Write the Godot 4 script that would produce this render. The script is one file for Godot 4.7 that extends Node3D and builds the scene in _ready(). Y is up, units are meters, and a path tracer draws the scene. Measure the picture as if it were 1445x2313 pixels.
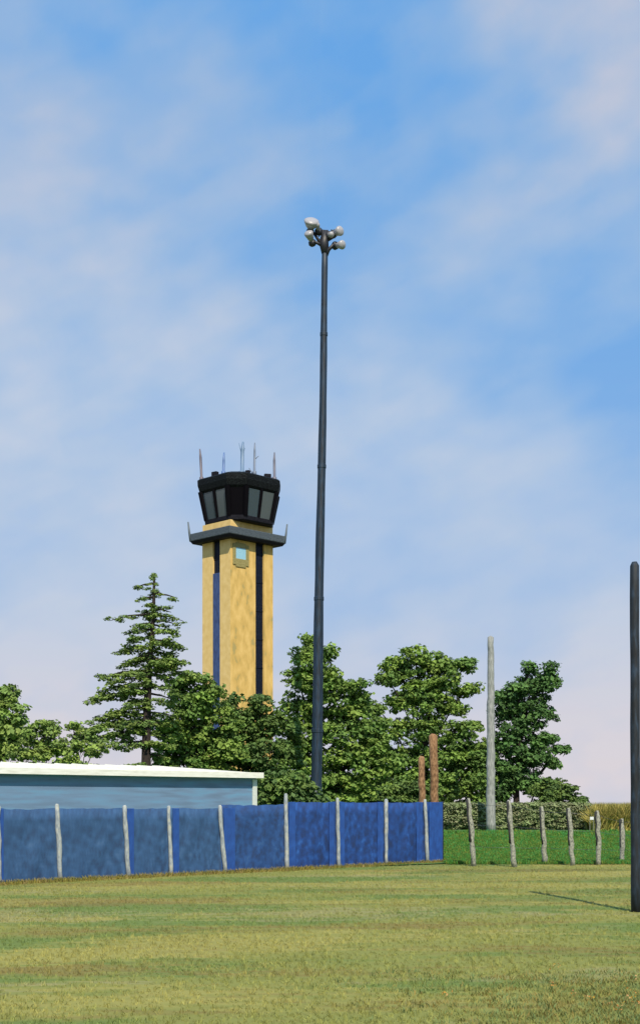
extends Node3D
# An airfield control tower behind a blue fence, a floodlight mast, trees and a grass field, under a soft cloudy sky.
# x right, y up, the camera stands at the origin and looks along -z.

const EYE := 1.7
const LENS := 3000.0        # focal length in pixels of the 1445 x 2313 picture
var rng := RandomNumberGenerator.new()
var taken := {}
var leaf_meshes: Array[Mesh] = []
var leaf_mat: StandardMaterial3D
var bark_mat: StandardMaterial3D

# ---------------------------------------------------------------- helpers
func numbered(called: String) -> String:
	if not taken.has(called):
		taken[called] = 0
		return called
	taken[called] += 1
	return "%s_%03d" % [called, taken[called]]

func thing(called: String, label: String, category: String, where: Vector3, group := "") -> Node3D:
	var o := Node3D.new()
	o.name = numbered(called)
	add_child(o)
	o.position = where
	o.set_meta("label", label)
	o.set_meta("category", category)
	if group != "":
		o.set_meta("group", group)
	return o

func part(called: String, st: SurfaceTool, mat: Material, parent: Node3D) -> MeshInstance3D:
	var o := MeshInstance3D.new()
	o.name = called
	st.generate_normals()
	o.mesh = st.commit()
	o.material_override = mat
	parent.add_child(o, true)
	return o

func setting(called: String, st: SurfaceTool, mat: Material) -> MeshInstance3D:
	var o := part(numbered(called), st, mat, self)
	o.set_meta("kind", "structure")
	return o

func tool(smooth := false) -> SurfaceTool:
	var st := SurfaceTool.new()
	st.begin(Mesh.PRIMITIVE_TRIANGLES)
	st.set_smooth_group(0 if smooth else -1)
	return st

func tri(st: SurfaceTool, a: Vector3, b: Vector3, c: Vector3) -> void:
	st.add_vertex(a); st.add_vertex(c); st.add_vertex(b)   # counter-clockwise input, clockwise faces out

func quad(st: SurfaceTool, a: Vector3, b: Vector3, c: Vector3, d: Vector3) -> void:
	tri(st, a, b, c); tri(st, a, c, d)

# a box along three axes (unit vectors) with chamfered edges when ch > 0
func box(st: SurfaceTool, c: Vector3, half: Vector3, bx := Basis(), ch := 0.0) -> void:
	if ch <= 0.0:
		var v := []
		for i in 8:
			v.append(c + bx * Vector3(half.x * (1 if i & 1 else -1), half.y * (1 if i & 2 else -1), half.z * (1 if i & 4 else -1)))
		quad(st, v[0], v[2], v[3], v[1]); quad(st, v[4], v[5], v[7], v[6])
		quad(st, v[0], v[4], v[6], v[2]); quad(st, v[1], v[3], v[7], v[5])
		quad(st, v[2], v[6], v[7], v[3]); quad(st, v[0], v[1], v[5], v[4])
		return
	var rings := []
	for k in [[-half.y, ch], [-half.y + ch, 0.0], [half.y - ch, 0.0], [half.y, ch]]:
		var hx: float = half.x - k[1]; var hz: float = half.z - k[1]
		var r: PackedVector3Array = []
		for p in [[hx, hz - ch], [hx - ch, hz], [-hx + ch, hz], [-hx, hz - ch], [-hx, -hz + ch], [-hx + ch, -hz], [hx - ch, -hz], [hx, -hz + ch]]:
			r.append(c + bx * Vector3(p[0], k[0], p[1]))
		rings.append(r)
	loft(st, rings)

# joins rings of equal length; rings run clockwise seen from above for an upward loft
func loft(st: SurfaceTool, rings: Array, caps := true) -> void:
	var n: int = rings[0].size()
	for k in rings.size() - 1:
		for i in n:
			var j := (i + 1) % n
			quad(st, rings[k][i], rings[k + 1][i], rings[k + 1][j], rings[k][j])
	if caps:
		for e in 2:
			var r: PackedVector3Array = rings[0] if e == 0 else rings[-1]
			var m := Vector3.ZERO
			for p in r: m += p
			m /= n
			for i in n:
				var j := (i + 1) % n
				if e == 0: tri(st, m, r[i], r[j])
				else: tri(st, m, r[j], r[i])

# a tube through points with a radius at each; wob makes the outline uneven
func tube(st: SurfaceTool, pts: Array, radii: Array, sides := 8, wob := 0.0) -> void:
	var rings := []
	for k in pts.size():
		var d: Vector3 = (pts[mini(k + 1, pts.size() - 1)] - pts[maxi(k - 1, 0)]).normalized()
		var u := d.cross(Vector3(0.31, 0.12, 0.94) if absf(d.z) < 0.9 else Vector3.UP).normalized()
		var w := u.cross(d).normalized()
		var r: PackedVector3Array = []
		for i in sides:
			var a := TAU * i / sides
			var rad: float = radii[k] * (1.0 + rng.randf_range(-wob, wob))
			r.append(pts[k] + (u * cos(a) + w * sin(a)) * rad)
		rings.append(r)
	loft(st, rings)

func lathe(st: SurfaceTool, base: Transform3D, profile: Array, sides := 16) -> void:
	var rings := []
	for p in profile:
		var r: PackedVector3Array = []
		for i in sides:
			var a := -TAU * i / sides
			r.append(base * Vector3(cos(a) * p[0], p[1], -sin(a) * p[0]))
		rings.append(r)
	loft(st, rings)

# a point seen at a pixel of the picture, at a distance along the view
func at(px: float, py: float, d: float) -> Vector3:
	return Vector3((px - 722.0) / LENS * d, EYE + (1815.0 - py) / LENS * d, -d)

func s2l(r: int, g: int, b: int) -> Color:
	return Color8(r, g, b)

func paint(c: Color, rough := 0.8, metal := 0.0) -> StandardMaterial3D:
	var m := StandardMaterial3D.new()
	m.albedo_color = c
	m.roughness = rough
	m.metallic = metal
	return m

func noise(sd: int, freq: float, oct := 4, kind := FastNoiseLite.TYPE_SIMPLEX_SMOOTH) -> FastNoiseLite:
	var n := FastNoiseLite.new()
	n.seed = sd; n.frequency = freq; n.fractal_octaves = oct; n.noise_type = kind
	return n

# colours patched and streaked by noise, laid on by object axes: uv is how many repeats to the metre on x, y, z
func mottled(cols: Array, sd: int, freq: float, uv: Vector3, rough := 0.8, relief := 0.0, stops: Array = [], world := false) -> StandardMaterial3D:
	var g := Gradient.new()
	var offs: PackedFloat32Array = []
	var cc: PackedColorArray = []
	for i in cols.size():
		offs.append(stops[i] if stops else 0.2 + 0.6 * i / maxf(1.0, cols.size() - 1))
		cc.append(cols[i])
	g.offsets = offs; g.colors = cc
	var t := NoiseTexture2D.new()
	t.width = 512; t.height = 512; t.seamless = true; t.seamless_blend_skirt = 0.3
	t.noise = noise(sd, freq, 5)
	t.color_ramp = g
	var m := paint(Color.WHITE, rough)
	m.albedo_texture = t
	m.uv1_triplanar = true
	m.uv1_world_triplanar = world
	m.uv1_scale = uv
	if relief > 0.0:
		var h := NoiseTexture2D.new()
		h.width = 256; h.height = 256; h.seamless = true
		h.noise = noise(sd + 7, 0.03, 5)
		m.heightmap_enabled = true
		m.heightmap_texture = h
		m.heightmap_scale = relief
	return m

# ---------------------------------------------------------------- sky
const SKY_X := [-200.0, 60.0, 250.0, 450.0, 720.0, 950.0, 1150.0, 1380.0, 1650.0]
const SKY_Y := [-250.0, 60.0, 250.0, 450.0, 650.0, 850.0, 1050.0, 1250.0, 1450.0, 1650.0, 1815.0]
const SKY_COVER := [
	[0.30, 0.25, 0.20, 0.20, 0.15, 0.10, 0.60, 0.85, 0.80],
	[0.30, 0.26, 0.22, 0.32, 0.22, 0.08, 0.66, 1.00, 0.90],
	[0.60, 0.66, 0.46, 0.52, 0.24, 0.08, 0.50, 0.96, 0.90],
	[0.82, 0.76, 0.72, 0.66, 0.34, 0.32, 0.56, 0.58, 0.55],
	[0.85, 0.84, 0.80, 0.70, 0.44, 0.42, 0.40, 0.40, 0.40],
	[0.92, 0.92, 0.78, 0.72, 0.60, 0.66, 0.42, 0.08, 0.20],
	[0.92, 0.92, 0.86, 0.70, 0.74, 0.82, 0.80, 0.36, 0.35],
	[0.96, 0.95, 0.90, 0.86, 0.82, 0.70, 0.66, 0.74, 0.65],
	[1.00, 1.00, 0.98, 0.98, 0.96, 0.86, 0.82, 0.95, 0.95],
	[1.05, 1.05, 1.05, 1.05, 1.02, 1.00, 1.00, 1.05, 1.05],
	[1.05, 1.05, 1.05, 1.05, 1.05, 1.05, 1.05, 1.05, 1.05]]

func sky_cover_seen(px: float, py: float) -> float:
	var i := 0
	while i < SKY_X.size() - 2 and px > SKY_X[i + 1]: i += 1
	var j := 0
	while j < SKY_Y.size() - 2 and py > SKY_Y[j + 1]: j += 1
	var u := clampf((px - SKY_X[i]) / (SKY_X[i + 1] - SKY_X[i]), 0, 1)
	var v := clampf((py - SKY_Y[j]) / (SKY_Y[j + 1] - SKY_Y[j]), 0, 1)
	u = u * u * (3 - 2 * u); v = v * v * (3 - 2 * v)
	return lerpf(lerpf(SKY_COVER[j][i], SKY_COVER[j][i + 1], u), lerpf(SKY_COVER[j + 1][i], SKY_COVER[j + 1][i + 1], u), v)

func make_sky() -> PanoramaSkyMaterial:
	var w := 4096; var h := 1024            # the upper half; 2048 rows in all
	var cw := 1024; var chh := 256
	var n1 := noise(11, 1.6, 4); var n2 := noise(12, 5.0, 4); var n3 := noise(13, 9.0, 3)
	var cov := PackedByteArray(); cov.resize(cw * chh)
	for y in chh:
		var el := PI / 2 * (1.0 - (y + 0.5) / chh)
		for x in cw:
			var az := wrapf((x + 0.5) / cw * TAU, -PI, PI)
			var d := Vector3(cos(el) * sin(az), sin(el), -cos(el) * cos(az))
			var wx := n3.get_noise_3dv(d * 1.0) * 60.0
			var wy := n3.get_noise_3dv(d * 1.0 + Vector3(5, 5, 5)) * 60.0
			var far := clampf(1.0 - d.y / 0.55, 0, 1)
			var c := 0.42 + 0.55 * far * far + n1.get_noise_3dv(d) * 0.55
			if d.z < -0.3:
				var px := 722.0 + d.x / -d.z * LENS
				var py := 1815.0 - d.y / -d.z * LENS
				var e := clampf(minf(minf(px + 500.0, 1945.0 - px), py + 700.0) / 450.0, 0, 1)
				if e > 0.0:
					c = lerpf(c, sky_cover_seen(px + wx, py + wy), e * e * (3 - 2 * e))
			c += n2.get_noise_3dv(d * Vector3(1, 1.7, 1)) * 0.20
			cov[y * cw + x] = clampi(int(c * 200.0 + 20.0), 0, 255)
	var ci := Image.create_from_data(cw, chh, false, Image.FORMAT_L8, cov)
	ci.resize(w, h, Image.INTERPOLATE_CUBIC)
	cov = ci.get_data()
	var f1 := noise(21, 0.012, 4)
	f1.domain_warp_enabled = true; f1.domain_warp_amplitude = 40.0; f1.domain_warp_frequency = 0.006
	var fine := f1.get_seamless_image(w, h, false, false, 0.1).get_data()
	var f2 := noise(22, 0.10, 2)
	var grain_i := f2.get_seamless_image(1024, 512, false, false, 0.1)
	grain_i.resize(w, h, Image.INTERPOLATE_BILINEAR)
	var grain := grain_i.get_data()
	# wisps drawn out sideways and slightly uphill
	var f3 := noise(23, 0.018, 4)
	f3.domain_warp_enabled = true; f3.domain_warp_amplitude = 25.0; f3.domain_warp_frequency = 0.012
	var wisp_i := f3.get_seamless_image(1024, 1024, false, false, 0.1)
	wisp_i.resize(w, h, Image.INTERPOLATE_CUBIC)
	var wisp := wisp_i.get_data()
	var rise := PackedInt32Array(); rise.resize(w)
	for x in w: rise[x] = int(sin(TAU * x / w) * w / TAU * 0.45) + 4096
	var tot := Image.create_empty(w, h * 2, false, Image.FORMAT_RGB8)
	tot.fill(s2l(112, 118, 92))
	var data := tot.get_data()
	var at_byte := 0
	var i := 0
	var pal := PackedByteArray(); pal.resize(768)
	for y in h:
		var el := PI / 2 * (1.0 - (y + 0.5) / h)
		var t := clampf(el / 0.54, 0, 1)
		var blue := Color8(144, 176, 217).lerp(Color8(101, 158, 217), smoothstep(0.12, 0.9, t))
		var white := Color8(202, 199, 208).lerp(Color8(178, 193, 215), smoothstep(0.02, 0.32, t))
		white = white.lerp(Color8(174, 185, 207), smoothstep(0.5, 0.95, t))
		for k in 256:
			var c := blue.lerp(white, clampf((k - 20) / 200.0, 0, 1.1))
			pal[k * 3] = clampi(c.r8, 0, 255); pal[k * 3 + 1] = clampi(c.g8, 0, 255); pal[k * 3 + 2] = clampi(c.b8, 0, 255)
		for x in w:
			var k: int = cov[i] + ((fine[i] - 128) * 70 >> 8) + ((wisp[((y + rise[x]) & 1023) * w + x] - 128) * 90 >> 8) + ((grain[i] - 128) * 46 >> 8)
			k = 3 * (0 if k < 0 else (255 if k > 255 else k))
			data[at_byte] = pal[k]; data[at_byte + 1] = pal[k + 1]; data[at_byte + 2] = pal[k + 2]
			at_byte += 3
			i += 1
	var m := PanoramaSkyMaterial.new()
	m.panorama = ImageTexture.create_from_image(Image.create_from_data(w, h * 2, false, Image.FORMAT_RGB8, data))
	return m

# ---------------------------------------------------------------- foliage
# a spray of leaves: many small bent leaves round a centre
func leaf_clump(n: int, size: float, spread: Vector3, slim: float) -> Mesh:
	var st := tool()
	for i in n:
		var d := Vector3(rng.randfn(), rng.randfn(), rng.randfn()).normalized()
		var p := d * spread * pow(rng.randf(), 0.4)
		var nrm := (d * 0.7 + Vector3(rng.randfn(), rng.randfn() + 0.9, rng.randfn()) * 0.6).normalized()
		var u := nrm.cross(Vector3(rng.randfn(), rng.randfn() * 0.4, rng.randfn())).normalized()
		var v := nrm.cross(u)
		var s := size * rng.randf_range(0.6, 1.25)
		var a := p - u * s * 0.5; var b := p + u * s * 0.5
		var c := p + v * s * slim * 0.5 + nrm * s * 0.12 - u * s * 0.08
		var e := p - v * s * slim * 0.5 + nrm * s * 0.12 - u * s * 0.08
		tri(st, a, b, c); tri(st, a, e, b)
	st.generate_normals()
	return st.commit()

func crown(list: Array, parent: Node3D, called := "crown") -> void:
	# list of [position, size, colour, flatness]; shared out over the clump shapes
	for k in leaf_meshes.size():
		var mine := []
		for i in list.size():
			if i % leaf_meshes.size() == k: mine.append(list[i])
		if mine.is_empty(): continue
		var mm := MultiMesh.new()
		mm.transform_format = MultiMesh.TRANSFORM_3D
		mm.use_colors = true
		mm.mesh = leaf_meshes[k]
		mm.instance_count = mine.size()
		for i in mine.size():
			var c: Array = mine[i]
			var b := Basis(Vector3.UP, rng.randf() * TAU) * Basis(Vector3.RIGHT, rng.randf_range(-0.35, 0.35))
			b = b.scaled_local(Vector3(c[1], c[1] * c[3], c[1]))
			mm.set_instance_transform(i, Transform3D(b, c[0]))
			mm.set_instance_color(i, c[2])
		var o := MultiMeshInstance3D.new()
		o.name = called
		o.multimesh = mm
		o.material_override = leaf_mat
		o.set_meta("kind", "stuff")
		parent.add_child(o, true)

# leaf colours (linear): one pick from light, middle, dark by share
func leaf_color(pal: Array, p: Vector3, nz: FastNoiseLite) -> Color:
	var k := rng.randf() + nz.get_noise_3dv(p) * 0.75
	var c: Color = pal[0] if k > 0.68 else (pal[1] if k > 0.30 else pal[2])
	var f := rng.randf_range(0.8, 1.2)
	return Color(c.r * f, c.g * f * rng.randf_range(0.95, 1.05), c.b * f)

# lobes: [px, py, rx, ry] in picture units at the tree's distance; each is a rounded mass with its own depth
func leafy_tree(called: String, label: String, category: String, d: float, base_px: float, lobes: Array, pal: Array, dens := 1.0, clump := 1.0, group := "", trunk_r := 0.2) -> Node3D:
	var base := at(base_px, 1815.0 + EYE * LENS / d, d)
	base.y = 0.0
	var t := thing(called, label, category, base, group)
	var nz := noise(int(base_px) + 5, 0.55, 2)
	var sc := d / LENS
	clump *= 1.3
	var list := []
	var wood := tool(true)
	var top := 0.0
	var tops := Vector3.ZERO
	for l in lobes:
		var c := at(l[0], l[1], d) - base
		if c.y > top: top = c.y; tops = c
	var trunk_top := Vector3(tops.x * 0.85, top * 0.96, 0.0)
	var n := 9
	var pts := []; var rad := []
	for k in n:
		var f := k / (n - 1.0)
		pts.append(Vector3(trunk_top.x * f * f + sin(f * 7.0 + base_px) * 0.06, -0.1 + (trunk_top.y + 0.1) * f, sin(f * 5.0) * 0.05))
		rad.append(lerpf(trunk_r, 0.03, pow(f, 0.8)))
	tube(wood, pts, rad, 8, 0.06)
	for l in lobes:
		var rx: float = l[2] * sc * 0.96; var ry: float = l[3] * sc * 0.92
		var rz := minf(maxf(rx, ry), 1.6) * 0.9
		var c := at(l[0], l[1], d) - base
		c.z += rng.randf_range(-0.5, 0.5)
		# limb into the lobe
		var f := clampf((c.y - 0.25 * absf(c.x)) / maxf(trunk_top.y, 0.1) - 0.12, 0.05, 0.95)
		var from: Vector3 = pts[int(f * (n - 1))]
		var mid: Vector3 = from.lerp(c, 0.55) + Vector3(0, -0.12 * absf(c.x), 0)
		tube(wood, [from, mid, c + Vector3(0, ry * 0.5, 0)], [trunk_r * 0.4 * (1.1 - f), trunk_r * 0.25, 0.015], 6, 0.05)
		var cl := 0.30 * clump
		var count := int(dens * 1.45 * (rx * ry + rx * rz + ry * rz) / (cl * cl)) + 4
		for i in count:
			var v := Vector3(rng.randfn(), rng.randfn(), rng.randfn()).normalized()
			var r := pow(rng.randf(), 0.3)
			var p := c + v * Vector3(rx, ry, rz) * r * (1.0 + nz.get_noise_3dv(v * 3.0 + c) * 0.35)
			if p.y < 0.1: continue
			list.append([p, clump * rng.randf_range(0.55, 1.3), leaf_color(pal, p + base, nz), rng.randf_range(0.55, 0.9)])
		for i in int(6 * (rx + ry)):                # single twigs past the outline
			var v := Vector3(rng.randfn(), rng.randfn() + 0.3, rng.randfn()).normalized()
			var p := c + v * Vector3(rx, ry, rz) * rng.randf_range(1.0, 1.18)
			if p.y > 0.1: list.append([p, clump * rng.randf_range(0.3, 0.55), leaf_color(pal, p + base, nz), 0.7])
	part("trunk", wood, bark_mat, t)
	crown(list, t)
	return t

func conifer(called: String, label: String, d: float, foot: Vector2, tip: Vector2, boughs: Array, pal: Array) -> void:
	var base := at(foot.x, 1815.0 + EYE * LENS / d, d)
	base.y = 0.0
	var t := thing(called, label, "tree", base)
	var nz := noise(77, 0.8, 2)
	var wood := tool(true)
	var up := at(tip.x, tip.y, d) - base
	var pts := []; var rad := []
	for k in 14:
		var f := k / 13.0
		pts.append(Vector3(up.x * f + sin(f * 9.0) * 0.05, up.y * f, sin(f * 6.0) * 0.05))
		rad.append(lerpf(0.30, 0.05, f))
	tube(wood, pts, rad, 8, 0.07)
	var list := []
	var all := []
	for b in boughs:
		all.append([at(b[0], b[1], d) - base + Vector3(0, 0, rng.randf_range(-0.5, 0.5)), b[2] if b.size() > 2 else 1.0])
	for k in 20:                       # boughs towards and away from the viewer
		var y := lerpf(0.22, 0.93, k / 19.0) * up.y
		var len := lerpf(2.5, 0.35, (y / up.y - 0.2) / 0.75) * rng.randf_range(0.7, 1.1)
		var a := rng.randf_range(0.75, 2.4) * (1 if k % 2 == 0 else -1)
		all.append([Vector3(up.x * y / up.y + cos(a) * len, y - 0.12 * len, sin(a) * len), 0.8])
	for b in all:
		var e: Vector3 = b[0]
		var reach := absf(e.x - up.x * e.y / up.y)
		var y0: float = minf(e.y + 0.12 + 0.08 * reach, up.y * 0.98)
		var s := Vector3(up.x * y0 / up.y, y0, 0)
		var m := s.lerp(e, 0.55) + Vector3(0, 0.05 * reach, 0)
		tube(wood, [s, m, e], [0.055, 0.035, 0.012], 5, 0.1)
		var len := s.distance_to(e)
		var steps := int(len / 0.17) + 2
		for i in steps:
			var f := (i + rng.randf() * 0.8) / steps
			if f < 0.12 and rng.randf() < 0.5: continue
			if rng.randf() < 0.22: continue
			var q := s.lerp(m, f * 2) if f < 0.5 else m.lerp(e, f * 2 - 1)
			var side := Vector3(rng.randfn() * 0.08, -0.03 + rng.randfn() * 0.07, rng.randfn() * 0.16 * (0.5 + len * 0.3))
			list.append([q + side, b[1] * rng.randf_range(0.5, 1.2), leaf_color(pal, q + base, nz), rng.randf_range(0.4, 0.65)])
	for i in 10:
		list.append([up + Vector3(rng.randfn() * 0.06, rng.randf_range(-0.7, 0.1), rng.randfn() * 0.06), 0.4, leaf_color(pal, up, nz), 1.0])
	part("trunk", wood, bark_mat, t)
	crown(list, t)

# ---------------------------------------------------------------- build
func _ready() -> void:
	rng.seed = 20240
	# camera: level, with the lens shifted up so that uprights stay upright
	var cam := Camera3D.new()
	cam.name = "camera"
	cam.projection = Camera3D.PROJECTION_FRUSTUM
	cam.keep_aspect = Camera3D.KEEP_HEIGHT
	cam.near = 0.1
	cam.far = 6000.0
	cam.size = 0.1 * 2313.0 / LENS
	cam.frustum_offset = Vector2(0, 0.1 * (1815.0 - 1156.5) / LENS)
	cam.position = Vector3(0, EYE, 0)
	add_child(cam)
	cam.current = true
	var env := Environment.new()
	env.background_mode = Environment.BG_SKY
	env.sky = Sky.new()
	env.sky.sky_material = make_sky()
	env.tonemap_mode = Environment.TONE_MAPPER_LINEAR
	env.tonemap_exposure = 1.12
	env.sdfgi_enabled = true; env.ssao_enabled = true; env.ssil_enabled = true
	var we := WorldEnvironment.new()
	we.name = "environment"
	we.environment = env
	add_child(we)
	var sun := DirectionalLight3D.new()
	sun.name = "sun"
	sun.light_energy = 1.45
	sun.light_color = Color(1.0, 0.95, 0.86)
	sun.light_angular_distance = 0.5
	sun.shadow_enabled = true
	sun.rotation_degrees = Vector3(-48, 10, 0)     # behind the camera, a little to its right
	add_child(sun)

	bark_mat = mottled([s2l(30, 25, 25), s2l(48, 40, 37), s2l(66, 56, 50)], 3, 0.03, Vector3(1.2, 0.4, 1.2), 0.95, 2.0)
	leaf_mat = paint(Color.WHITE, 0.75)
	leaf_mat.vertex_color_use_as_albedo = true
	leaf_mat.cull_mode = BaseMaterial3D.CULL_DISABLED
	leaf_mat.backlight_enabled = true
	leaf_mat.backlight = Color(0.34, 0.40, 0.14)
	leaf_mat.metallic_specular = 0.35
	for k in 3:
		leaf_meshes.append(leaf_clump(60, 0.20, Vector3(0.38, 0.24, 0.38), 0.7))

	build_ground()
	build_tower()
	build_shed()
	build_trees()
	build_mast()
	build_blue_fence()
	build_wire_fence()
	build_poles()
	build_grass()

# ---------------------------------------------------------------- ground
var field_img: Image
const FX0 := -12.0
const FX1 := 16.0
const FZ0 := 5.0      # nearest, as distance
const FZ1 := 45.0

func build_ground() -> void:
	# the far ground: one sheet out to the horizon
	var st := tool()
	quad(st, Vector3(-3000, 0, 60), Vector3(3000, 0, 60), Vector3(3000, 0, -4000), Vector3(-3000, 0, -4000))
	setting("ground", st, mottled([s2l(84, 92, 56), s2l(104, 108, 66), s2l(122, 116, 74)], 31, 0.02, Vector3(0.07, 0.07, 0.07), 0.95))
	# colours of the mown field: streaks of green, straw and brown lying mostly along x
	var w := 1024; var h := 1024
	field_img = Image.create_empty(w, h, false, Image.FORMAT_RGB8)
	var a := noise(41, 0.16, 4); var b := noise(42, 0.11, 4); var c := noise(43, 0.5, 4); var e := noise(44, 2.2, 3)
	for y in h:
		var d := lerpf(FZ0, FZ1, (y + 0.5) / h)
		for x in w:
			var wx := lerpf(FX0, FX1, (x + 0.5) / w)
			var dd := d - wx * 0.14 + c.get_noise_2d(wx * 0.35, d) * 0.8
			var dry := a.get_noise_2d(wx * 0.55, dd * 2.1) * 0.9 + e.get_noise_2d(wx * 0.45, d * 1.6) * 0.45
			var brown := b.get_noise_2d(wx * 0.6 + 40.0, dd * 2.6) + e.get_noise_2d(wx * 0.5 + 30.0, d * 1.8) * 0.45
			var lush := c.get_noise_2d(wx * 0.25 + 9.0, dd * 0.8)
			var col := Color8(126, 130, 72)
			col = col.lerp(Color8(143, 140, 80), smoothstep(-0.10, 0.40, dry))
			col = col.lerp(Color8(104, 121, 66), smoothstep(0.0, 0.35, lush - dry * 0.4))
			col = col.lerp(Color8(122, 109, 66), smoothstep(0.05, 0.6, brown) * 0.7)
			col = col.lerp(Color8(142, 138, 100), smoothstep(0.30, 0.5, -brown) * 0.6)
			field_img.set_pixel(x, y, col)
	var t := ImageTexture.create_from_image(field_img)
	var m := paint(Color.WHITE, 0.95)
	m.albedo_texture = t
	m.texture_repeat = false
	var hn := NoiseTexture2D.new()
	hn.width = 512; hn.height = 512; hn.seamless = true; hn.noise = noise(9, 0.05, 5)
	m.metallic_specular = 0.2
	var fs := tool(true)
	var und := noise(45, 0.35, 3)
	var nx := 84; var nz := 120
	var g := []
	for j in nz + 1:
		var row := []
		for i in nx + 1:
			var wx := lerpf(FX0, FX1, i / float(nx)); var d := lerpf(FZ0, FZ1, j / float(nz))
			row.append(Vector3(wx, 0.02 + 0.012 * und.get_noise_2d(wx, d), -d))
		g.append(row)
	for j in nz:
		for i in nx:
			for q in [[i, j], [i, j + 1], [i + 1, j + 1], [i, j], [i + 1, j + 1], [i + 1, j]]:
				fs.set_uv(Vector2(q[0] / float(nx), q[1] / float(nz)))
				fs.add_vertex(g[q[1]][q[0]])
	setting("grass_field", fs, m)
	# the greener lawn beyond the fences
	var ls := tool()
	quad(ls, Vector3(3.4, 0.045, -36.8), Vector3(40, 0.045, -38.6), Vector3(60, 0.045, -84), Vector3(-30, 0.045, -84))
	tri(ls, Vector3(3.4, 0.045, -36.8), Vector3(-30, 0.045, -84), Vector3(-9, 0.045, -28))
	setting("lawn", ls, mottled([s2l(60, 92, 34), s2l(64, 106, 36), s2l(62, 118, 56), s2l(104, 120, 46)], 33, 0.02, Vector3(0.16, 0.1, 0.10), 0.95, 0.0, [], true))

func field_color(wx: float, d: float) -> Color:
	var x := clampi(int((wx - FX0) / (FX1 - FX0) * 1024), 0, 1023)
	var y := clampi(int((d - FZ0) / (FZ1 - FZ0) * 1024), 0, 1023)
	return field_img.get_pixel(x, y).srgb_to_linear()

func tuft(n: int, h: float, r: float, w: float) -> Mesh:
	var st := tool()
	for i in n:
		var a := rng.randf() * TAU
		var p := Vector3(cos(a), 0, sin(a)) * r * sqrt(rng.randf())
		var lean := Vector3(rng.randfn(), 0, rng.randfn()) * 0.45 * h
		var hh := h * rng.randf_range(0.55, 1.15)
		var sd := Vector3(cos(a + 1.3), 0, sin(a + 1.3)) * w * 0.5
		var mid := p + lean * 0.4 + Vector3(0, hh * 0.6, 0)
		quad(st, p - sd, p + sd, mid + sd * 0.8, mid - sd * 0.8)
		tri(st, mid - sd * 0.8, mid + sd * 0.8, p + lean + Vector3(0, hh, 0))
	st.generate_normals()
	return st.commit()

func scatter(called: String, mesh: Mesh, xf: Array, cols: Array, label: String, category: String, mat: Material) -> void:
	var mm := MultiMesh.new()
	mm.transform_format = MultiMesh.TRANSFORM_3D
	mm.use_colors = true
	mm.mesh = mesh
	mm.instance_count = xf.size()
	for i in xf.size():
		mm.set_instance_transform(i, xf[i])
		mm.set_instance_color(i, cols[i])
	var o := MultiMeshInstance3D.new()
	o.name = numbered(called)
	o.multimesh = mm
	o.material_override = mat
	o.set_meta("kind", "stuff")
	o.set_meta("label", label)
	o.set_meta("category", category)
	add_child(o, true)

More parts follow.
